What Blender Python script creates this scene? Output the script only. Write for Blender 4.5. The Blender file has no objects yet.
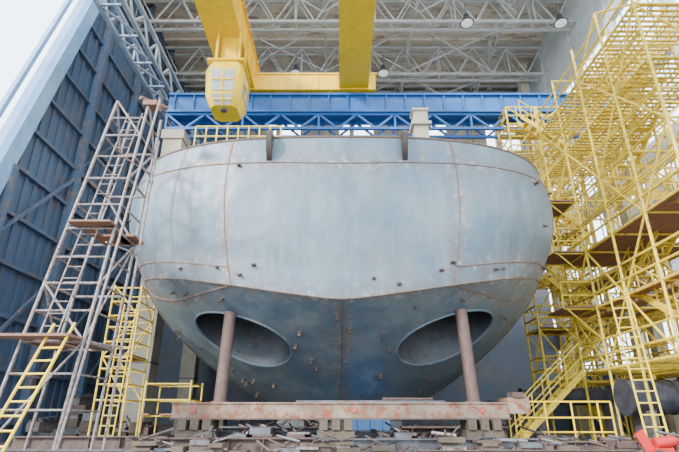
import bpy, math, random, bmesh
from mathutils import Vector, Matrix, kdtree
from mathutils.bvhtree import BVHTree
random.seed(4)
S=bpy.context.scene
COL=S.collection
# ---------------------------------------------------------------- materials
def mat(name,c1,c2=None,scale=3.0,rough=0.6,metal=0.0,bump=0.0,c3=None,p2=0.5,p3=0.62,stretch=(1,1,1),soft=0.12):
    m=bpy.data.materials.new(name); m.use_nodes=True
    nt=m.node_tree; N=nt.nodes; L=nt.links
    b=N['Principled BSDF']; b.inputs['Roughness'].default_value=rough; b.inputs['Metallic'].default_value=metal
    if c2 is None: c2=tuple(x*0.8 for x in c1)
    tc=N.new('ShaderNodeTexCoord'); mp=N.new('ShaderNodeMapping'); mp.inputs['Scale'].default_value=stretch
    L.new(tc.outputs['Object'],mp.inputs['Vector'])
    n=N.new('ShaderNodeTexNoise'); n.inputs['Scale'].default_value=scale; n.inputs['Detail'].default_value=8; n.inputs['Roughness'].default_value=0.65
    L.new(mp.outputs[0],n.inputs['Vector'])
    r=N.new('ShaderNodeValToRGB'); r.color_ramp.elements[0].position=p2-soft; r.color_ramp.elements[1].position=p2+soft
    L.new(n.outputs['Fac'],r.inputs[0])
    mx=N.new('ShaderNodeMix'); mx.data_type='RGBA'; mx.inputs[6].default_value=(*c1,1); mx.inputs[7].default_value=(*c2,1)
    L.new(r.outputs[0],mx.inputs[0]); out=mx.outputs[2]
    if c3:
        n2=N.new('ShaderNodeTexNoise'); n2.inputs['Scale'].default_value=scale*2.3; n2.inputs['Detail'].default_value=10; n2.inputs['Roughness'].default_value=0.7
        L.new(mp.outputs[0],n2.inputs['Vector'])
        r2=N.new('ShaderNodeValToRGB'); r2.color_ramp.elements[0].position=p3-0.04; r2.color_ramp.elements[1].position=p3+0.05
        L.new(n2.outputs['Fac'],r2.inputs[0])
        m2=N.new('ShaderNodeMix'); m2.data_type='RGBA'; m2.inputs[7].default_value=(*c3,1)
        L.new(out,m2.inputs[6]); L.new(r2.outputs[0],m2.inputs[0]); out=m2.outputs[2]
    L.new(out,b.inputs['Base Color'])
    if bump:
        bp=N.new('ShaderNodeBump'); bp.inputs['Strength'].default_value=bump; bp.inputs['Distance'].default_value=0.05
        L.new(n.outputs['Fac'],bp.inputs['Height']); L.new(bp.outputs[0],b.inputs['Normal'])
    return m
RUST=(0.16,0.075,0.045)
M_yel=mat('yellow_paint',(0.90,0.58,0.005),(0.78,0.48,0.008),2,0.45,c3=(0.36,0.20,0.03),p3=0.70)
M_yscaf=mat('yellow_scaffold_paint',(0.80,0.57,0.03),(0.62,0.43,0.045),4,0.5,c3=(0.22,0.13,0.06),p3=0.58)
M_blue=mat('blue_girder_paint',(0.014,0.12,0.38),(0.018,0.09,0.28),2,0.5,c3=(0.06,0.09,0.14),p3=0.68)
M_rpipe=mat('weathered_pipe',(0.23,0.195,0.185),(0.32,0.285,0.27),5,0.55,0.3,c3=(0.18,0.09,0.055),p3=0.54)
M_rust=mat('rusty_steel',(0.085,0.052,0.042),(0.13,0.085,0.07),4,0.75,0.2,0.3,c3=(0.04,0.028,0.025),p3=0.6)
M_prop=mat('prop_pipe_rust',(0.17,0.10,0.08),(0.12,0.068,0.056),5,0.6,0.3,0.2,c3=(0.24,0.18,0.165),p3=0.64)
M_plank=mat('old_planks',(0.27,0.12,0.07),(0.19,0.11,0.08),3,0.85,0,0.3,c3=(0.34,0.26,0.20),p3=0.62)
M_beam=mat('painted_rusty_beam',(0.17,0.10,0.07),(0.29,0.215,0.155),1.8,0.7,0.1,0.3,c3=(0.22,0.065,0.022),p3=0.54)
M_conc=mat('concrete',(0.44,0.37,0.28),(0.34,0.29,0.22),1.5,0.85,0,0.2,c3=(0.20,0.17,0.14),p3=0.66)
M_floor=mat('floor_dusty_concrete',(0.15,0.145,0.14),(0.10,0.098,0.095),0.8,0.85,0,0.3,c3=(0.05,0.045,0.04),p3=0.58)
M_roof=mat('roof_panels',(0.68,0.61,0.52),(0.52,0.47,0.41),0.35,0.8,0,0,c3=(0.36,0.28,0.22),p3=0.56,stretch=(1,2.5,1))
M_truss=mat('truss_paint',(0.46,0.465,0.465),(0.36,0.365,0.37),2,0.6)
M_trblue=mat('runway_truss_paint',(0.28,0.34,0.43),(0.19,0.24,0.32),2,0.6)
M_wdark=mat('dark_wall_sheet',(0.05,0.095,0.18),(0.07,0.105,0.17),0.9,0.6,0.1,0.1,c3=(0.15,0.10,0.08),p3=0.58,stretch=(1,4,0.5))
M_wrib=mat('dark_wall_rib',(0.06,0.115,0.21),(0.09,0.10,0.14),1.2,0.6,0.1,0,c3=(0.22,0.14,0.10),p3=0.58)
M_frame=mat('door_frame_blue',(0.17,0.32,0.56),(0.25,0.42,0.64),1,0.5)
M_wall=mat('wall_pale_panels',(0.50,0.53,0.54),(0.40,0.43,0.45),0.8,0.8,c3=(0.26,0.21,0.17),p3=0.64)
M_wbrick=mat('wall_brownish',(0.36,0.29,0.22),(0.26,0.21,0.17),0.8,0.85,c3=(0.14,0.10,0.08),p3=0.60)
M_wlow=mat('wall_lower_dark',(0.10,0.13,0.18),(0.15,0.15,0.16),0.7,0.8,c3=(0.16,0.11,0.08),p3=0.58)
M_wblue=mat('wall_blue_panels',(0.03,0.11,0.26),(0.03,0.08,0.18),1,0.6)
M_dark=mat('black_rubber_pipe',(0.025,0.025,0.035),(0.05,0.05,0.06),3,0.5)
M_white=mat('white_paint',(0.78,0.80,0.83),(0.68,0.70,0.74),1,0.5)
M_red=mat('red_paint',(0.60,0.015,0.012),(0.40,0.015,0.012),3,0.5)
M_steel=mat('mill_steel',(0.09,0.095,0.105),(0.15,0.15,0.155),2.5,0.5,0.4,0.2,c3=(0.11,0.055,0.035),p3=0.56)
M_timber=mat('timber_blocks',(0.12,0.085,0.055),(0.08,0.058,0.04),3,0.85,0,0.3,c3=(0.045,0.035,0.028),p3=0.62)
M_weld=mat('weld_seam',(0.14,0.08,0.055),(0.20,0.13,0.10),6,0.6,0.3)
M_lug=mat('lug_steel',(0.05,0.045,0.05),(0.09,0.055,0.04),5,0.6,0.3)
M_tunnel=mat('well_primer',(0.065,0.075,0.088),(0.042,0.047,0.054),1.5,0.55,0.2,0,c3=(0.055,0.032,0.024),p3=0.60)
M_glass=mat('cab_glass',(0.48,0.47,0.38),(0.34,0.35,0.33),1.0,0.12)
def emis():
    m=bpy.data.materials.new('lamp_lens'); m.use_nodes=True
    b=m.node_tree.nodes['Principled BSDF']; b.inputs['Base Color'].default_value=(0.8,0.8,0.8,1)
    b.inputs['Emission Color'].default_value=(1,0.95,0.85,1); b.inputs['Emission Strength'].default_value=0.4
    return m
M_lens=emis()

def hullmat():
    m=bpy.data.materials.new('hull_primer_steel'); m.use_nodes=True
    nt=m.node_tree; N=nt.nodes; L=nt.links; b=N['Principled BSDF']
    b.inputs['Metallic'].default_value=0.35
    tc=N.new('ShaderNodeTexCoord')
    def noise(scale,st=(1,1,1),det=8,ro=0.6,off=(0,0,0)):
        mp=N.new('ShaderNodeMapping'); mp.inputs['Scale'].default_value=st; mp.inputs['Location'].default_value=off; L.new(tc.outputs['Object'],mp.inputs[0])
        n=N.new('ShaderNodeTexNoise'); n.inputs['Scale'].default_value=scale; n.inputs['Detail'].default_value=det; n.inputs['Roughness'].default_value=ro
        L.new(mp.outputs[0],n.inputs[0]); return n.outputs['Fac']
    def ramp(x,a,c):
        r=N.new('ShaderNodeMapRange'); r.inputs[1].default_value=a; r.inputs[2].default_value=c; r.clamp=True; L.new(x,r.inputs[0]); return r.outputs[0]
    def mix(f,a,c):
        x=N.new('ShaderNodeMix'); x.data_type='RGBA'
        for i,v in ((6,a),(7,c)):
            if isinstance(v,tuple): x.inputs[i].default_value=(*v,1)
            else: L.new(v,x.inputs[i])
        L.new(f,x.inputs[0]); return x.outputs[2]
    def mul(a,c,op='MULTIPLY'):
        x=N.new('ShaderNodeMath'); x.operation=op; x.use_clamp=True
        for i,v in enumerate((a,c)):
            if isinstance(v,float): x.inputs[i].default_value=v
            else: L.new(v,x.inputs[i])
        return x.outputs[0]
    col=mix(ramp(noise(0.45),0.42,0.60),(0.115,0.168,0.215),(0.17,0.21,0.235))
    col=mix(mul(ramp(noise(1.1,(1,1,0.3)),0.50,0.64),0.7),col,(0.225,0.262,0.278))
    col=mix(mul(ramp(noise(2.0,(1,1,0.18),10,0.7,(3,1,2)),0.50,0.66),0.6),col,(0.085,0.13,0.175))
    col=mix(mul(ramp(noise(0.8,(1,1,0.4),10,0.75,(7,2,5)),0.54,0.68),0.38),col,(0.20,0.185,0.17))
    col=mix(mul(ramp(noise(1.6,(1.6,1.6,0.35),12,0.78,(1,9,4)),0.56,0.68),0.35),col,(0.17,0.13,0.105))
    col=mix(mul(ramp(noise(5.5,(1,1,1),10,0.75),0.61,0.68),0.5),col,(0.14,0.09,0.065))
    at=N.new('ShaderNodeAttribute'); at.attribute_name='seam'
    heat=mul(at.outputs['Fac'],ramp(noise(1.7,(1,1,1),10,0.75),0.37,0.62))
    col=mix(mul(heat,0.75),col,(0.19,0.12,0.085))
    col=mix(mul(mul(at.outputs['Fac'],ramp(noise(5.0),0.55,0.62)),0.65),col,(0.36,0.355,0.34))
    L.new(col,b.inputs['Base Color'])
    rr=N.new('ShaderNodeMapRange'); rr.inputs[3].default_value=0.36; rr.inputs[4].default_value=0.60; L.new(noise(1.5),rr.inputs[0]); L.new(rr.outputs[0],b.inputs['Roughness'])
    bp=N.new('ShaderNodeBump'); bp.inputs['Strength'].default_value=0.6; bp.inputs['Distance'].default_value=0.15; L.new(noise(0.55,(1,1,1),3),bp.inputs['Height']); L.new(bp.outputs[0],b.inputs['Normal'])
    return m
M_hull=hullmat()

# ---------------------------------------------------------------- geometry batcher
class G:
    def __init__(s): s.v=[]; s.f=[]; s.mi=[]; s.mats=[]
    def m(s,mt):
        if mt not in s.mats: s.mats.append(mt)
        return s.mats.index(mt)
    def add(s,vs,fs,mt):
        o=len(s.v); s.v+= [tuple(x) for x in vs]; k=s.m(mt)
        for f in fs: s.f.append([i+o for i in f]); s.mi.append(k)
    def frame(s,p,q):
        p=Vector(p); q=Vector(q); d=(q-p).normalized()
        up=Vector((0,0,1)) if abs(d.z)<0.9 else Vector((0,1,0))
        a=d.cross(up).normalized(); c=a.cross(d).normalized()
        return p,q,a,c
    def bar(s,p,q,w,h,mt):
        p,q,a,c=s.frame(p,q); vs=[]
        for e in (p,q):
            for (i,j) in ((-1,-1),(1,-1),(1,1),(-1,1)): vs.append(e+a*(i*w/2)+c*(j*h/2))
        s.add(vs,[(3,2,1,0),(4,5,6,7),(0,1,5,4),(1,2,6,5),(2,3,7,6),(3,0,4,7)],mt)
    def box(s,x0,x1,y0,y1,z0,z1,mt):
        vs=[(x,y,z) for z in (z0,z1) for (x,y) in ((x0,y0),(x1,y0),(x1,y1),(x0,y1))]
        s.add(vs,[(3,2,1,0),(4,5,6,7),(0,1,5,4),(1,2,6,5),(2,3,7,6),(3,0,4,7)],mt)
    def tube(s,p,q,r,mt,n=6,r2=None):
        p,q,a,c=s.frame(p,q); vs=[]; r2=r if r2 is None else r2
        for e,rr in ((p,r),(q,r2)):
            for i in range(n):
                t=2*math.pi*i/n; vs.append(e+a*(math.cos(t)*rr)+c*(math.sin(t)*rr))
        fs=[(i,(i+1)%n,n+(i+1)%n,n+i) for i in range(n)]+[tuple(range(n-1,-1,-1)),tuple(range(n,2*n))]
        s.add(vs,fs,mt)
    def ibeam(s,p,q,w,h,mt):
        p,q,a,c=s.frame(p,q); t=h*0.09
        s.bar(p+c*(h/2-t/2),q+c*(h/2-t/2),w,t,mt); s.bar(p-c*(h/2-t/2),q-c*(h/2-t/2),w,t,mt); s.bar(p,q,w*0.1,h-2*t,mt)
    def lattice(s,p,q,h,w,n,mt,chord=0.14,web=0.08,two=True):
        p=Vector(p); q=Vector(q); d=(q-p).normalized(); side=d.cross(Vector((0,0,1))).normalized()
        dn=Vector((0,0,-h))
        for sd in ((-w/2,w/2) if two else (0,)):
            a=p+side*sd; b=q+side*sd
            s.bar(a,b,chord,chord,mt); s.bar(a+dn,b+dn,chord,chord,mt)
            for i in range(n):
                u=a.lerp(b,i/n); v=a.lerp(b,(i+1)/n); mm=a.lerp(b,(i+0.5)/n)
                s.bar(u,mm+dn,web,web,mt); s.bar(mm+dn,v,web,web,mt)
                if i%2==0: s.bar(u,u+dn,web,web,mt)
        if two:
            for i in range(n+1):
                u=p.lerp(q,i/n)
                s.bar(u-side*w/2+dn,u+side*w/2+dn,web,web,mt)
                if i<n:
                    v=p.lerp(q,(i+1)/n); s.bar(u-side*w/2+dn,v+side*w/2+dn,web*0.8,web*0.8,mt)
    def obj(s,name,parent=None,smooth=True):
        me=bpy.data.meshes.new(name); me.from_pydata(s.v,[],s.f)
        for mt in s.mats: me.materials.append(mt)
        me.polygons.foreach_set('material_index',s.mi)
        if smooth:
            me.polygons.foreach_set('use_smooth',[True]*len(me.polygons)); me.set_sharp_from_angle(angle=math.radians(50))
        me.update(); o=bpy.data.objects.new(name,me); COL.objects.link(o)
        if parent: o.parent=parent
        return o
def empty(name):
    o=bpy.data.objects.new(name,None); COL.objects.link(o); return o

# ---------------------------------------------------------------- ship hull
def zk(x,c=0.0):
    x=math.sqrt(x*x+c*c)-c*0.6; return 3.9+0.14*x+0.008*x*x
XC=0.07
def hull_pt(theta,s,ext=None):
    """s in 0..1 deck->knuckle, 1..2 knuckle->bottom"""
    n=2.75; c=0.5
    if s<=1:
        W=7.5+1.45*s-1.95*s*s; Y0=13.0-0.10*math.sin(math.pi*min(1,s*1.2))+0.3*s*s; Lr=5.0
    else:
        t=s-1; W=3.1+3.9*(1-t**1.6); Y0=13.3+4.7*t; Lr=5.0-0.8*t; n=2.75-0.45*t; c=0.5+3.0*t
    sg=1 if theta>=0 else -1; a=min(abs(theta),math.pi/2)
    x=sg*W*abs(math.sin(a))**(2/n); y=Y0+Lr*(1-abs(math.cos(a))**(2/n)) if ext is None else ext
    if ext is not None: x=sg*W
    k=zk(x*(1 if s<=1 else 7.0/W),c)
    z=9.0+(k-9.0)*s if s<=1 else k+(1.3-k)*(s-1)
    return Vector((x+XC,y,z))
def hull_n(theta,s):
    e=0.01; a=hull_pt(theta+e,s)-hull_pt(theta-e,s); b=hull_pt(theta,min(s+e,2))-hull_pt(theta,max(s-e,0))
    n=a.cross(b).normalized()
    if n.y>0 and abs(theta)<1.2: n=-n
    if n.z>0.3: n=-n
    return n
ship=empty('ship_hull')
NT=150
ths=[(-math.pi/2+math.pi*i/NT,None) for i in range(NT+1)]
cols=[(-math.pi/2,y) for y in (31,29,27,25.5,24.2)]+ths+[(math.pi/2,y) for y in (24.2,25.5,27,29,31)]
rows=[i/44 for i in range(45)]+[1+i/44 for i in range(1,45)]
V=[];F=[]
for s in rows:
    for (t,e) in cols: V.append(hull_pt(t,s,e))
nc=len(cols)
for r in range(len(rows)-1):
    for c in range(nc-1):
        F.append((r*nc+c,(r+1)*nc+c,(r+1)*nc+c+1,r*nc+c+1))
F.append(tuple(range(nc)))
F.append(tuple((len(rows)-1)*nc+c for c in range(nc-1,-1,-1)))
F.append(tuple([r*nc for r in range(len(rows)-1,-1,-1)]+[r*nc+nc-1 for r in range(len(rows))]))
me=bpy.data.meshes.new('hull_plating'); me.from_pydata(V,[],F)
bm=bmesh.new(); bm.from_mesh(me); bmesh.ops.recalc_face_normals(bm,faces=bm.faces); bm.to_mesh(me); bm.free()
hull=bpy.data.objects.new('hull_plating',me); COL.objects.link(hull); hull.parent=ship
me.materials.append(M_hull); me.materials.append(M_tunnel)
WELLS=[(-3.13+XC,15.6),(3.30+XC,15.6)]; WA,WB=1.55,1.10; TILT=0.1
def well_ring(cx,cy,z,n=64,k=1.0):
    return [Vector((cx+k*WA*math.cos(2*math.pi*i/n),cy+k*WB*math.sin(2*math.pi*i/n)+TILT*(z-3.0),z)) for i in range(n)]
for (cx,cy) in WELLS:
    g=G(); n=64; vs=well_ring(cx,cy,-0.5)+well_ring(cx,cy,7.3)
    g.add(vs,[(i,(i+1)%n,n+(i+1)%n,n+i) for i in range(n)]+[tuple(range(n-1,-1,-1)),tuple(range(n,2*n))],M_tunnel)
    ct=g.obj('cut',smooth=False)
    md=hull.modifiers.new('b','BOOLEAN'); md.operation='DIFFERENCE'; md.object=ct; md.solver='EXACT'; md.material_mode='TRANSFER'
    dg=bpy.context.evaluated_depsgraph_get(); nm=bpy.data.meshes.new_from_object(hull.evaluated_get(dg))
    hull.modifiers.clear(); hull.data=nm; bpy.data.objects.remove(ct)
me=hull.data; me.name='hull_plating'
bvV=[hull_pt(-1.3+2.6*i/200,1+j/80) for j in range(81) for i in range(201)]
bvF=[(j*201+i,j*201+i+1,(j+1)*201+i+1,(j+1)*201+i) for j in range(80) for i in range(200)]
bvh=BVHTree.FromPolygons(bvV,bvF)
g=G()
for (cx,cy) in WELLS:
    pts=[]
    for a in well_ring(cx,cy,-0.5,72,1.01):
        h=bvh.ray_cast(a,Vector((0,TILT,1)).normalized())
        if h[0] is not None: pts.append(h[0])
    for i in range(len(pts)):
        g.tube(pts[i],pts[(i+1)%len(pts)],0.04,M_hull,6)
g.obj('well_rims',ship)
def in_well(p,k=1.0):
    for (cx,cy) in WELLS:
        if ((p.x-cx)/WA)**2+((p.y-TILT*(p.z-3)-cy)/WB)**2<k and p.z<5: return True
    return False
seams=[]
TS=0.345
def line(f,n=80): return [f(i/n) for i in range(n+1)]
H=math.pi/2
seams.append(line(lambda u:hull_pt(-H+2*H*u,0.19),160))
seams.append(line(lambda u:hull_pt(-H+2*H*u,1.0),160))
for sg in (-1,1):
    seams.append(line(lambda u:hull_pt(sg*TS,u)))
    seams.append(line(lambda u:hull_pt(sg*1.22,0.19+0.81*u)))
    seams.append(line(lambda u:hull_pt(sg*1.2,1+u)))
    seams.append(line(lambda u:hull_pt(sg*(TS+0.95*u),1+0.14*math.sin(u*3.14159)),70))
    seams.append(line(lambda u:hull_pt(sg*(TS+0.9*u),0.89),60))
seams.append(line(lambda u:hull_pt(0,1+u)))
g=G()
for ln in seams:
    for a,b in zip(ln[:-1],ln[1:]):
        if not in_well(a) and not in_well(b): g.tube(a,b,0.021,M_weld,5)
g.obj('weld_seams',ship)
kd=kdtree.KDTree(sum(len(l) for l in seams)); k=0
for l in seams:
    for p in l: kd.insert(p,k); k+=1
kd.balance()
at=me.attributes.new('seam','FLOAT','POINT')
for i,v in enumerate(me.vertices):
    d=kd.find(v.co)[2]; at.data[i].value=max(0,1-d/0.5)**1.2
me.polygons.foreach_set('use_smooth',[True]*len(me.polygons)); me.set_sharp_from_angle(angle=math.radians(22))
g=G()
for x in (-2.15,2.0):
    y=13.05; vs=[]
    prof=[(y+0.1,9.14),(y-0.30,9.10),(y-0.46,8.9),(y-0.40,8.62),(y-0.15,8.2),(y+0.1,8.1)]
    for dx in (-0.08,0.08):
        for (a,b) in prof: vs.append((x+dx,a,b))
    n=len(prof)
    g.add(vs,[(i,(i+1)%n,n+(i+1)%n,n+i) for i in range(n)]+[tuple(range(n-1,-1,-1)),tuple(range(n,2*n))],M_lug)
g.obj('edge_brackets',ship)
g=G()
LL=[(-0.62,0.93),(0.62,0.93),(-0.12,1.3),(-0.16,1.42),(0.12,1.32),(0.17,1.45),(-0.5,1.8),(0.2,1.7),(-1.05,1.35),(1.05,1.3),(0.7,1.85),(-0.8,1.75),(0.42,1.1),(-0.42,1.1),(-0.1,1.62),(0.95,0.6),(-1.15,0.5),(1.25,0.42),(-0.3,1.66)]
rr=random.Random(21)
LL+=[(rr.uniform(-1.2,1.2),rr.uniform(1.05,1.95)) for _ in range(26)]+[(rr.uniform(-1.3,1.3),rr.choice([0.21,0.25,0.86,0.93,0.9,0.95])) for _ in range(16)]
for (t,s) in LL:
    p=hull_pt(t,s); n=hull_n(t,s)
    if in_well(p,1.2): continue
    q=rr.uniform(.6,1.0)
    g.bar(p-n*0.05,p+n*0.16*q,0.11*q,0.045,M_lug)
    g.bar(p-n*0.02,p+n*0.02,0.16*q,0.10,M_weld)
g.obj('welding_lugs',ship)
g=G()
ln=line(lambda u:hull_pt(-H+2*H*u,0.0),120)
for a,b in zip(ln[:-1],ln[1:]): g.tube(a,b,0.04,M_weld,6)
g.obj('deck_edge_bar',ship)
g=G()
for i in range(9):
    x=-5.0+i*0.37; g.tube((x,14.4,8.95),(x,14.4,10.3),0.028,M_yscaf)
for z in (9.5,9.9,10.3): g.tube((-5.0,14.4,z),(-2.04,14.4,z),0.03,M_yscaf)
g.obj('deck_guard_rail',ship)
g=G()
g.box(2.65,3.15,14.6,15.1,8.95,11.1,M_conc); g.box(2.55,3.25,14.5,15.2,10.5,10.62,M_conc); g.box(2.6,3.2,14.55,15.15,11.1,11.2,M_conc)
g.box(2.5,3.3,14.45,15.25,8.95,9.1,M_lug)
g.obj('deck_post',ship)

# ---------------------------------------------------------------- props, beam, keel blocks
for (x,dx) in ((-3.38,.10),(3.78,-.12)):
    h=bvh.ray_cast(Vector((x+dx,14.5,0.5)),Vector((0,0,1)))
    zt=h[0].z if h[0] is not None else 3.8
    g=G(); g.tube((x,14.5,1.26),(x+dx,14.5,zt),0.175,M_prop,20); g.tube((x,14.5,1.245),(x,14.5,1.28),0.26,M_prop,20)
    g.obj('support_prop')
g=G()
g.box(-4.6,4.65,14.2,14.8,0.84,1.24,M_beam)
g.box(-4.62,4.67,14.14,14.86,0.80,0.84,M_rust); g.box(-4.62,4.67,14.16,14.84,1.205,1.243,M_beam)
g.box(4.6,5.2,14.1,14.9,0.95,1.36,M_beam); g.box(4.75,5.05,14.05,14.5,1.36,1.5,M_rust)
g.box(-1.2,2.9,14.17,14.32,1.243,1.29,M_steel)
g.tube((1.2,14.3,1.33),(2.6,14.35,1.33),0.04,M_rust,8)
for x in (-4.0,0.4,3.9): g.tube((x,14.2,1.04),(x,14.17,1.04),0.08,M_red,12); g.tube((x,14.175,1.04),(x,14.165,1.04),0.05,M_beam,12)
g.obj('support_beam')
def crib(name,x,y,z1,w=0.9,mt=M_timber):
    g=G(); z=0; k=0
    while z<z1-0.02:
        h=min(0.27,z1-z)
        for o in (-w*0.33,0.0,w*0.33):
            if k%2: g.box(x-w/2,x+w/2,y+o-0.11,y+o+0.11,z,z+h-0.004,mt)
            else: g.box(x+o-0.11,x+o+0.11,y-w/2,y+w/2,z,z+h-0.004,mt)
        z+=h;k+=1
    g.obj(name)
for x in (-3.9,-0.1,3.9): crib('timber_crib',x,14.5,0.80,1.0,M_timber)
for y in (19.5,22,24.5,27,29.5):
    for x in (-1.8,0,1.8):
        g=G(); g.box(x-0.5,x+0.5,y-0.3,y+0.3,0,0.75,M_steel); g.box(x-0.45,x+0.45,y-0.28,y+0.28,0.75,1.05,M_timber); g.box(x-0.4,x+0.4,y-0.25,y+0.25,1.05,1.295,M_timber)
        g.obj('keel_block')

# ---------------------------------------------------------------- clutter on berth
random.seed(11)
for (x0,x1,y,h,mt) in [(-4.9,-0.6,13.25,.38,M_rust),(-0.2,5.2,13.25,.36,M_steel),(-4.5,1.5,15.5,.5,M_steel),(-3,4.6,16.1,.42,M_rust),(-4.2,0.0,17.0,.6,M_steel),(2.0,5.4,17.0,.6,M_rust),(5.5,8.8,13.2,.3,M_rust),(-9.5,-5.0,15.4,.35,M_rust),(-9,-4.6,11.3,.2,M_steel),(1.6,6.2,11.3,.2,M_rust)]:
    g=G(); g.ibeam((x0,y,h/2),(x1,y,h/2),h*.7,h,mt)
    for i in range(5):
        x=x0+(x1-x0)*(i+.5)/5; g.box(x-.01,x+.01,y-h*.33,y+h*.33,0.03,h-.03,mt)
    g.obj('steel_beam')
def heap(x0,x1,y0,y1,hm,mx=4):
    g=G(); nx=max(1,int((x1-x0)/0.42))
    for i in range(nx):
        x=x0+(x1-x0)*i/nx; w=(x1-x0)/nx; z=0
        for j in range(random.randint(1,mx)):
            h=random.uniform(.04,hm); a=random.uniform(0,.12); mt=random.choice([M_steel,M_rust,M_timber,M_steel,M_rust,M_timber,M_rpipe])
            g.box(x+a,x+w-random.uniform(-.25,.08),y0+random.uniform(0,.2),y1-random.uniform(0,.2),z,z+h,mt); z+=h
        for j in range(3):
            xx=x+random.uniform(0,w); g.tube((xx,y0+random.uniform(0,.3),z+.03),(xx+random.uniform(-.6,.6),y1-.1,z+random.uniform(.03,.25)),random.uniform(.015,.04),random.choice([M_rust,M_steel,M_rpipe,M_rust,M_steel,M_rust,M_dark]),6)
    g.obj('scrap_heap')
heap(-4.9,-2.2,12.3,12.95,.14); heap(-1.9,1.6,12.3,12.95,.13); heap(1.9,5.5,12.35,12.95,.14)
heap(-2.9,-1.0,13.9,15.1,.22); heap(1.0,2.9,13.9,15.1,.20); heap(5.6,8.6,12.3,12.9,.15)
heap(-4.4,-0.2,17.4,18.3,.26); heap(2.2,5.2,17.4,18.4,.26); heap(5.5,8.2,14.8,15.3,.16)
heap(-9.5,-6.9,19,20.2,.4,5); heap(-6.5,-4.0,20.5,21.5,.35,5); heap(5,7.6,21,22,.4,5); heap(-12,-9.6,20,21.5,.4,6)
g=G(); g.box(0.2,1.6,16.5,17.5,0.15,0.95,M_wblue); g.box(0.15,1.65,16.45,17.55,0.95,1.02,M_blue)
for x in (0.3,1.4): g.box(x,x+0.12,16.5,17.5,0,0.15,M_steel)
for x in (0.5,0.9,1.3): g.box(x,x+0.04,16.47,16.5,0.2,0.9,M_blue)
g.obj('blue_equipment_crate')
g=G()
g.tube((6.95,11.7,0.3),(7.4,11.72,0.36),0.12,M_red,16); g.tube((7.4,11.72,0.36),(7.52,11.72,0.38),0.08,M_red,12,0.03); g.box(6.8,7.5,11.5,11.95,0.04,0.14,M_dark)
g.tube((6.9,11.45,0.1),(6.9,11.5,0.1),0.1,M_dark,14); g.tube((7.4,11.45,0.1),(7.4,11.5,0.1),0.1,M_dark,14)
g.box(6.9,7.3,11.6,11.85,0.14,0.22,M_red); g.bar((6.85,11.7,.14),(6.65,11.7,.55),.04,.22,M_red)
g.obj('gas_cylinder_trolley')
def bigpipe(x0,x1,y,z,r):
    g=G(); g.tube((x0,y,z),(x1,y,z),r,M_dark,24)
    n=int((x1-x0)/0.35)
    for i in range(n+1):
        x=x0+i*(x1-x0)/n; g.tube((x-0.04,y,z),(x+0.04,y,z),r*1.05,M_dark,24)
    g.tube((x0-0.05,y,z),(x0+0.03,y,z),r*1.12,M_dark,24); g.tube((x1-0.03,y,z),(x1+0.05,y,z),r*1.15,M_steel,24)
    for x in (x0+0.5,x1-0.5):
        g.box(x-.12,x+.12,y-r*.9,y+r*.9,0,z-r*0.8,M_steel)
    g.obj('ribbed_duct_pipe')
bigpipe(8.9,13.5,16.0,1.45,0.50)
bigpipe(6.9,10.6,19.37,1.6,0.30)

# ---------------------------------------------------------------- scaffolds
def scaffold(x0,x1,y0,y1,zs,nx=1,ny=1,r=0.035,mp=M_yscaf,md=M_plank,taper=None,decks=None,grate=(),top=1.0,rails=True,diag=0.75,seed=1):
    g=G(); R=random.Random(seed); zt=zs[-1]+top
    def P(i,j,z):
        u=i/nx; v=j/ny; X=x0+(x1-x0)*u; Y=y0+(y1-y0)*v
        if taper:
            a=z/zt; X=X+(taper[0]+(taper[1]-taper[0])*u-X)*a; Y=Y+(taper[2]+(taper[3]-taper[2])*v-Y)*a
        return Vector((X,Y,z))
    for i in range(nx+1):
        for j in range(ny+1):
            g.tube(P(i,j,0),P(i,j,zt),r,mp,8); g.tube(P(i,j,0),P(i,j,0.05),r*3,mp,8)
    for k,z in enumerate(zs):
        hts=[0]+([0.5,1.0] if rails else [])
        for h in hts:
            if z+h>zt+.01: continue
            for i in range(nx+1):
                if h==0 or i in (0,nx):
                    g.tube(P(i,0,z+h),P(i,ny,z+h),r*0.8,mp)
            for j in range(ny+1):
                if h==0 or j in (0,ny): g.tube(P(0,j,z+h),P(nx,j,z+h),r*0.8,mp)
        a=P(0,0,z);b=P(nx,ny,z); w=b.x-a.x
        if k in grate:
            n=int((b.y-a.y)/0.22)
            for q in range(n):
                yy=a.y+(b.y-a.y)*(q+.5)/n; g.box(a.x,b.x,yy-.045,yy+.045,z+.03,z+.07,mp)
            for q in range(5):
                xx=a.x+w*(q+.5)/5; g.box(xx-.02,xx+.02,a.y,b.y,z+.02,z+.06,mp)
        elif decks is None or k in decks:
            n=max(2,int(w/0.28))
            for q in range(n):
                if R.random()<0.12: continue
                xx=a.x+w*(q+.5)/n; e0=R.uniform(-.25,.1); e1=R.uniform(-.1,.25)
                g.box(xx-w/n*.46,xx+w/n*.46,a.y+e0,b.y+e1,z+0.03,z+0.08,md)
        zn=zs[k+1] if k+1<len(zs) else zt
        for j in range(ny):
            for i in ((0,nx)):
                if R.random()<diag:
                    if (k+j)%2: g.tube(P(i,j,z),P(i,j+1,zn),r*.75,mp)
                    else: g.tube(P(i,j+1,z),P(i,j,zn),r*.75,mp)
        for i in range(nx):
            for j in ((0,ny)):
                if R.random()<diag:
                    if (k+i)%2: g.tube(P(i,j,z),P(i+1,j,zn),r*.75,mp)
                    else: g.tube(P(i+1,j,z),P(i,j,zn),r*.75,mp)
    return g,P
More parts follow.
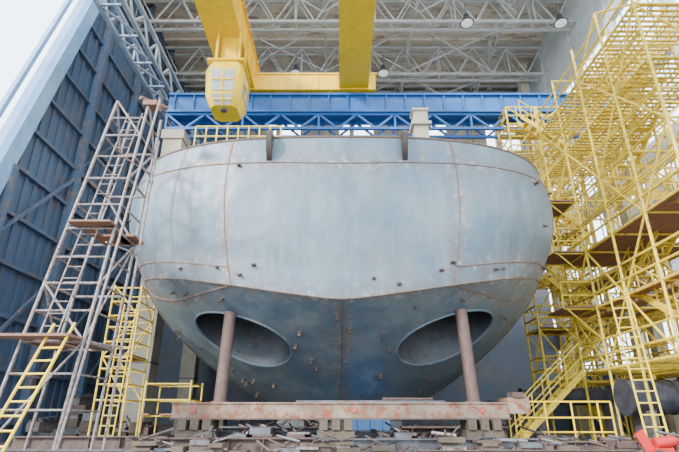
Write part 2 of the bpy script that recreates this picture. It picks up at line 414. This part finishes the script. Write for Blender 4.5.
def ladder(g,p,q,w,mt,side=Vector((1,0,0)),r=0.03,step=0.3):
    p=Vector(p);q=Vector(q); s=side.normalized()*w/2
    g.tube(p-s,q-s,r,mt,8); g.tube(p+s,q+s,r,mt,8)
    n=int((q-p).length/step)
    for i in range(1,n): c=p.lerp(q,i/n); g.tube(c-s,c+s,r*.7,mt)
def stair(g,p,q,w,mt,side=Vector((1,0,0)),rail=True):
    p=Vector(p);q=Vector(q); s=side.normalized()*w/2
    g.bar(p-s,q-s,0.05,0.2,mt); g.bar(p+s,q+s,0.05,0.2,mt)
    n=max(3,int(abs(q.z-p.z)/0.24))
    for i in range(1,n):
        c=p.lerp(q,i/n); g.bar(c-s,c+s,0.22,0.03,mt)
    if rail:
        for sg in (-1,1):
            for h in (0.5,1.0): g.tube(p+s*sg+Vector((0,0,h)),q+s*sg+Vector((0,0,h)),0.025,mt)
            for i in range(0,5):
                c=p.lerp(q,i/4)+s*sg; g.tube(c,c+Vector((0,0,1.0)),0.025,mt)
g,P=scaffold(-8.05,-6.35,11.8,13.6,[2.55,4.0,5.5,7.0,8.4],1,1,0.042,M_rpipe,M_plank,taper=(-6.6,-5.65,12.0,13.0),decks={0,2},top=1.2,rails=False,diag=0.55,seed=3)
ladder(g,(-7.0,11.75,2.6),(-6.1,12.2,9.3),0.42,M_rpipe,r=0.022)
for z in (1.0,1.8,3.3,4.7,6.2,7.7,9.0): g.tube(P(0,0,z),P(1,0,z),0.026,M_rpipe); g.tube(P(0,0,z),P(0,1,z),0.026,M_rpipe); g.tube(P(1,0,z),P(1,1,z),0.026,M_rpipe)
g.tube((-5.9,11.9,9.66),(-5.35,12.6,9.78),0.06,M_plank,8); g.box(-5.8,-5.4,11.9,12.3,9.42,9.58,M_plank)
g.box(-8.0,-6.2,11.2,11.75,2.58,2.64,M_plank); g.box(-6.6,-5.7,12.6,13.3,5.53,5.59,M_plank); g.box(-7.0,-5.9,11.5,12.0,5.53,5.58,M_plank)
for (a,b) in ((P(0,0,0),P(1,0,2.55)),(P(1,0,2.55),P(1,1,5.5))): g.tube(a,b,0.028,M_rpipe)
g.tube((-6.1,11.45,0),(-5.3,11.9,9.6),0.035,M_rpipe,8); g.tube((-5.6,12.6,0),(-5.45,12.6,8.6),0.035,M_rpipe,8)
for z in (2.5,5,7.5): g.tube((-5.95,11.6,z),(-5.55,12.6,z),0.026,M_rpipe)
g.obj('scaffold_tower')
g=G(); ladder(g,(-7.1,10.75,0),(-6.45,11.4,2.9),0.55,M_yel,Vector((1,-.2,0)),r=0.034,step=0.3); g.obj('yellow_ladder')
g,P=scaffold(-8.1,-7.1,17.0,18.4,[1.4,2.8,4.2],1,1,0.035,M_yscaf,M_plank,decks={1},top=1.1,seed=6)
ladder(g,(-7.5,16.9,0),(-7.4,17.0,4.6),0.45,M_yscaf,r=0.028); g.obj('scaffold_tower')
g,P=scaffold(-6.4,-4.9,16.8,18.2,[0.9],1,1,0.03,M_yscaf,M_plank,decks={0},top=1.1,seed=7,diag=0); g.obj('low_work_platform')
g,P=scaffold(8.35,11.2,20.4,21.8,[2.2,4.3,6.4,8.5,10.6,12.7,14.4],2,1,0.05,M_yscaf,M_plank,top=1.0,decks={1,3},grate={0,2,4,5,6},seed=9,diag=.9)
for k,z in enumerate([0,2.2,4.3,6.4,8.5,10.6,12.7]):
    z2=[2.2,4.3,6.4,8.5,10.6,12.7,14.4][k]
    if k%2: stair(g,(8.8,20.05,z),(10.9,20.05,z2),0.5,M_yscaf,Vector((0,1,0)))
    else: stair(g,(10.9,20.05,z),(8.8,20.05,z2),0.5,M_yscaf,Vector((0,1,0)))
g.obj('scaffold_tower')
zs=[2.4,4.5,6.6,8.7,10.8,12.9]
g,P=scaffold(9.2,11.6,11.5,19.0,zs,1,4,0.05,M_yscaf,M_plank,top=1.5,decks={1,2},grate={0,4,5},seed=12,diag=.85)
stair(g,(10.0,12.2,2.5),(10.0,15.2,4.5),0.7,M_yscaf)
stair(g,(10.9,18.6,4.5),(10.9,15.0,6.6),0.7,M_yscaf)
stair(g,(10.0,12.5,6.6),(10.0,16,8.7),0.7,M_yscaf)
stair(g,(10.9,18.0,8.7),(10.9,14.5,10.8),0.7,M_yscaf)
stair(g,(10.0,12.5,10.8),(10.0,16,12.9),0.7,M_yscaf)
for z in (3.4,5.5,7.7,9.8,11.9): g.tube((9.2,11.5,z),(9.2,19,z),.034,M_yscaf)
for z in (4.5,6.6,8.7):
    x0=8.1; g.box(x0,9.2,17.2,18.8,z+.03,z+.08,M_plank); g.tube((x0,17.3,z),(9.2,17.3,z),0.03,M_yscaf); g.tube((x0,18.7,z),(9.2,18.7,z),0.03,M_yscaf)
    g.tube((x0,17.3,z),(x0,17.3,z+1),.03,M_yscaf); g.tube((x0,17.3,z+1),(9.2,17.3,z+1),.03,M_yscaf); g.tube((x0,17.3,z+.5),(9.2,17.3,z+.5),.03,M_yscaf)
    for y in (17.3,18.7):
        g.tube((9.2,y,z-1.0),(x0+.1,y,z),0.03,M_yscaf)
g.obj('scaffold_walkway')
g,P=scaffold(12.0,13.4,17.0,26.0,[2.4,4.6,6.8,11.6,13.8,16],1,4,0.05,M_yscaf,M_plank,top=1.2,decks={2},grate={0,1,4,5},seed=15,diag=.9)
g.obj('scaffold_walkway')
g=G()
stair(g,(5.9,17.8,0.05),(8.7,18.2,2.4),0.6,M_yscaf,Vector((0,1,0)))
g.obj('access_stair')
g=G()
for x in (5.4,6.2,7.0,7.8,8.2): g.tube((x,15.6,0),(x,15.6,1.3),0.03,M_yel,8)
for z in (0.45,0.85,1.3): g.tube((5.4,15.6,z),(8.2,15.6,z),0.028,M_yel,8)
g.obj('guard_rail')
g=G(); ladder(g,(8.4,13.9,0),(8.75,14.9,4.6),0.5,M_yscaf,Vector((1,-.5,0)),r=0.03); g.obj('yellow_ladder')

# ---------------------------------------------------------------- crane
cr=empty('overhead_crane')
g=G()
for (x0,x1) in ((-5.95,-4.6),(0.1,1.4)):
    g.box(x0,x1,3.2,22.2,17.1,19.0,M_yel)
    g.box(x0-.12,x1+.12,3.2,22.2,17.02,17.1,M_yel); g.box(x0-.12,x1+.12,3.2,22.2,19.0,19.08,M_yel)
    for i in range(16):
        y=4+i*1.2; g.box(x0-.06,x1+.06,y,y+.05,17.1,19.0,M_yel)
g.obj('bridge_girders',cr)
g=G()
for y in (3.0,21.0):
    g.box(-6.4,1.9,y,y+1.0,16.95,17.9,M_yel); g.box(-6.5,2.0,y-.06,y+1.06,17.9,17.98,M_yel)
    for i in range(9): g.box(-6.2+i,-6.14+i,y-.05,y,17.0,17.9,M_yel)
    for x in (-6.1,-5.0,0.5,1.6): g.tube((x,y+.3,16.96),(x,y+.8,16.96),0.18,M_dark,20)
g.obj('end_carriages',cr)
g=G()
g.box(-4.6,0.1,10.5,13.0,19.1,19.9,M_yel); g.tube((-2.2,11.2,20.3),(-2.2,12.3,20.3),0.5,M_rust,16)
g.obj('trolley',cr)
g=G()
cx,cy=-4.95,17.7
def ring(z,w,d,ch,oy=0): return [(cx-w+ch,cy-d+oy,z),(cx+w-ch,cy-d+oy,z),(cx+w,cy-d+ch+oy,z),(cx+w,cy+d-ch,z),(cx+w-ch,cy+d,z),(cx-w+ch,cy+d,z),(cx-w,cy+d-ch,z),(cx-w,cy-d+ch+oy,z)]
rs=[ring(13.15,.58,.65,.2,.1),ring(13.6,.76,.85,.22),ring(14.8,.82,.9,.22,-.1),ring(15.3,.7,.8,.2)]
vs=sum(rs,[]); fs=[]
for k in range(3):
    for i in range(8): fs.append((k*8+i,k*8+(i+1)%8,(k+1)*8+(i+1)%8,(k+1)*8+i))
fs+=[tuple(range(7,-1,-1)),tuple(range(24,32))]
g.add(vs,fs,M_yel)
def pane(a,b,c,d,mt=M_glass,off=0.03):
    a,b,c,d=[Vector(p) for p in (a,b,c,d)]; n=(b-a).cross(d-a).normalized(); ct=(a+b+c+d)/4
    q=[ct+(p-ct)*0.84 for p in (a,b,c,d)]
    g.add([p+n*off for p in q]+[p-n*0.02 for p in q],[(0,1,2,3),(4,7,6,5),(0,4,5,1),(1,5,6,2),(2,6,7,3),(3,7,4,0)],mt)
    g.bar((q[0]+q[1])/2+n*.04,(q[2]+q[3])/2+n*.04,.06,.06,M_yel); g.bar((q[0]+q[3])/2+n*.04,(q[1]+q[2])/2+n*.04,.06,.06,M_yel)
for i in (0,2): pane(rs[1][i],rs[1][i+1],rs[2][i+1],rs[2][i])
pane(rs[0][0],rs[0][1],rs[1][1],rs[1][0])
for (x,y) in ((-.5,-.6),(.5,-.6),(-.5,.6),(.5,.6)): g.bar((cx+x,cy+y,15.3),(cx+x,cy+y,17.05),.1,.1,M_yel)
g.box(cx-.8,cx+.8,cy-.9,cy+.9,15.3,15.38,M_yel); g.box(cx-.35,cx+.35,cy-.4,cy+.4,15.38,17.0,M_yel)
g.tube((cx,cy-.3,13.15),(cx,cy-.3,13.05),.14,M_steel,14)
g.obj('operator_cab',cr)

for y in (21.5,3.6):
    g=G()
    g.box(-8.9,14.6,y-.45,y+.45,15.6,16.62,M_blue); g.box(-8.9,14.6,y-.6,y+.6,16.55,16.66,M_blue); g.box(-8.9,14.6,y-.6,y+.6,15.5,15.6,M_blue)
    g.bar((-8.9,y,16.72),(14.6,y,16.72),.1,.12,M_rust)
    for i in range(24): x=-8.6+i; g.box(x,x+.06,y-.56,y+.56,15.6,16.55,M_blue)
    g.lattice((-8.9,y-.4,15.45),(14.6,y-.4,15.45),0.85,0.3,12,M_blue,0.14,0.10,two=False)
    g.lattice((-8.9,y+.4,15.45),(14.6,y+.4,15.45),0.85,0.3,12,M_blue,0.14,0.10,two=False)
    g.obj('crane_runway_girder')
def column(x,y,z1,w=0.85):
    g=G(); g.box(x-w/2,x+w/2,y-w/2,y+w/2,0,z1,M_conc); g.box(x-w*.6,x+w*.6,y-w*.6,y+w*.6,z1-.5,z1,M_conc); g.box(x-w*.6,x+w*.6,y-w*.6,y+w*.6,0,.4,M_conc)
    for z in (3,6,9,12): g.box(x-w/2-.02,x+w/2+.02,y-w/2-.02,y+w/2+.02,z,z+.08,M_steel)
    g.obj('support_column')
column(-8.42,21.5,14.45,.95); column(13.9,21.5,14.45,.5); column(-8.95,30,16); column(13.9,30,26,.6)
column(-8.95,3.6,14.45); column(13.9,3.6,14.45,.7)
g=G()
g.lattice((-9.7,12,18.4),(-9.7,33.8,18.4),1.2,1.1,12,M_trblue,.18,.09)
g.obj('side_lattice_girder')

# ---------------------------------------------------------------- hall shell
g=G(); g.box(-60,60,-40,60,-0.3,0,M_floor); g.obj('floor',smooth=False)
g=G(); g.box(-13.3,15.4,15,34.4,27.0,27.3,M_roof)
for i in range(11): y=15.5+i*1.8; g.bar((-13,y,26.9),(15,y,26.9),.12,.2,M_roof)
g.obj('ceiling',smooth=False)
g=G()
for i,y in enumerate((18.5,24,29,33.5)):
    g.lattice((-13,y,26.6),(15,y,26.6),2.4,.7,11,M_truss,.16,.08)
for x in (-7,-1,5,11): g.lattice((x,15.5,26.5),(x,33.8,26.5),1.2,.3,9,M_truss,.11,.06,two=False)
for (x0,x1) in ((-7,-1),(-1,5),(5,11)):
    for y in (18.5,24,29): g.bar((x0,y,24.3),(x1,y+4.5,24.3),.07,.07,M_truss); g.bar((x1,y,24.3),(x0,y+4.5,24.3),.07,.07,M_truss)
g.obj('roof_truss',smooth=False)
def ye(z): return 13.9+.26*z
g=G()
vs=[(-13.3,ye(0),0),(-13.3,34.4,0),(-13.3,34.4,27),(-13.3,ye(27),27),(-13,ye(0),0),(-13,34.4,0),(-13,34.4,27),(-13,ye(27),27)]
g.add(vs,[(0,1,2,3),(7,6,5,4),(0,4,5,1),(1,5,6,2),(2,6,7,3),(3,7,4,0)],M_wdark)
for i in range(33):
    y=14.2+i*.6; zt=min(27,(y-13.9)/.26)
    g.box(-13,-12.92,y,y+.2,0,zt,M_wdark)
for i in range(14): z=.6+i*1.9; g.box(-12.92,-12.76,ye(z),34,z,z+.16,M_wrib)
for i in range(5):
    y=16.5+i*4.2; g.box(-12.9,-12.55,y,y+.28,0,min(27,(y-13.9)/.26),M_wrib)
    for z in (2,7,12):
        if ye(z+1)<y and y<30: g.bar((-12.7,y,z),(-12.7,y+4.2,z+4.5),.12,.12,M_wrib)
g.obj('wall_left',smooth=False)
g=G(); g.bar((-13.0,ye(0)-.2,0),(-13.0,ye(27)-.2,27),.75,.7,M_frame)
g.bar((-13.3,ye(0)-1.1,0),(-13.3,ye(27)-1.1,27),.2,.2,M_frame)
g.obj('door_frame_left',smooth=False)
g=G()
g.box(-13,15,34,34.4,0,13,M_wlow); g.box(-13,15,34,34.4,24,27,M_wbrick); g.box(-13,-9,34,34.4,13,24,M_wdark)
for z in (13,16.5,20.5,23.7): g.box(-9,15,34,34.4,z,z+.5,M_wbrick)
for i in range(13):
    x=-9+i*2; g.box(x-.18,x+.18,33.9,34.4,13,24,M_wbrick)
for i in range(4): g.box(-9+6*i,-6+6*i,34.05,34.3,13,24,M_wbrick)
g.obj('wall_back',smooth=False)
g=G()
for (z0,z1,mt) in ((0,3.4,M_wblue),(5.2,6.6,M_wlow),(12.0,13.2,M_wall),(16.5,17.6,M_wall),(21.5,27,M_wall)): g.box(15,15.4,5,34.4,z0,z1,mt)
for i in range(8): y=5+i*4; g.box(14.9,15.4,y-.2,y+.2,0,27,M_wall)
for i in range(30):
    y=5+i*1.0
    if i%4: g.box(15.15,15.2,y-.03,y+.03,3.4,21.5,M_trblue)
for z in (4.3,8.4,10.2,14.8,19.6): g.box(15.15,15.2,5,34.4,z-.04,z+.04,M_trblue)
g.obj('wall_right',smooth=False)
g=G(); g.box(13.6,14.5,17.6,21,9.6,10.3,M_white); g.box(13.55,14.55,17.5,17.6,9.55,10.35,M_white)
for y in (18,20): g.bar((14.0,y,9.6),(15,y,8.9),.1,.1,M_white)
g.obj('ventilation_duct')
for (x,y) in ((7.6,22.3),(13.2,22.3),(3.0,26.8),(-3,26.8)):
    g=G(); g.tube((x,y,24.3),(x,y,23.4),.04,M_steel); g.tube((x,y,23.4),(x,y,23.1),.14,M_dark,20,.2); g.tube((x,y,23.1),(x,y,22.75),.2,M_dark,24,.42); g.tube((x,y,22.76),(x,y,22.72),.34,M_lens,24)
    g.obj('high_bay_lamp')

# ---------------------------------------------------------------- light
w=bpy.data.worlds.new('World'); S.world=w; w.use_nodes=True
bg=w.node_tree.nodes['Background']; bg.inputs[0].default_value=(0.75,0.88,1.0,1); bg.inputs[1].default_value=6.4
sun=bpy.data.lights.new('sun','SUN'); sun.energy=8.0; sun.angle=math.radians(8); sun.color=(1,0.97,0.93)
so=bpy.data.objects.new('sun',sun); COL.objects.link(so)
so.rotation_euler=Vector((0.95,0.85,-0.66)).to_track_quat('-Z','Y').to_euler()
# ---------------------------------------------------------------- camera
cam=bpy.data.cameras.new('camera'); co=bpy.data.objects.new('camera',cam); COL.objects.link(co)
cam.sensor_width=36; cam.lens=25.66; co.location=(0,0,0.8); co.rotation_euler=(math.radians(90+21.8),0,0)
cam.clip_end=500
S.camera=co
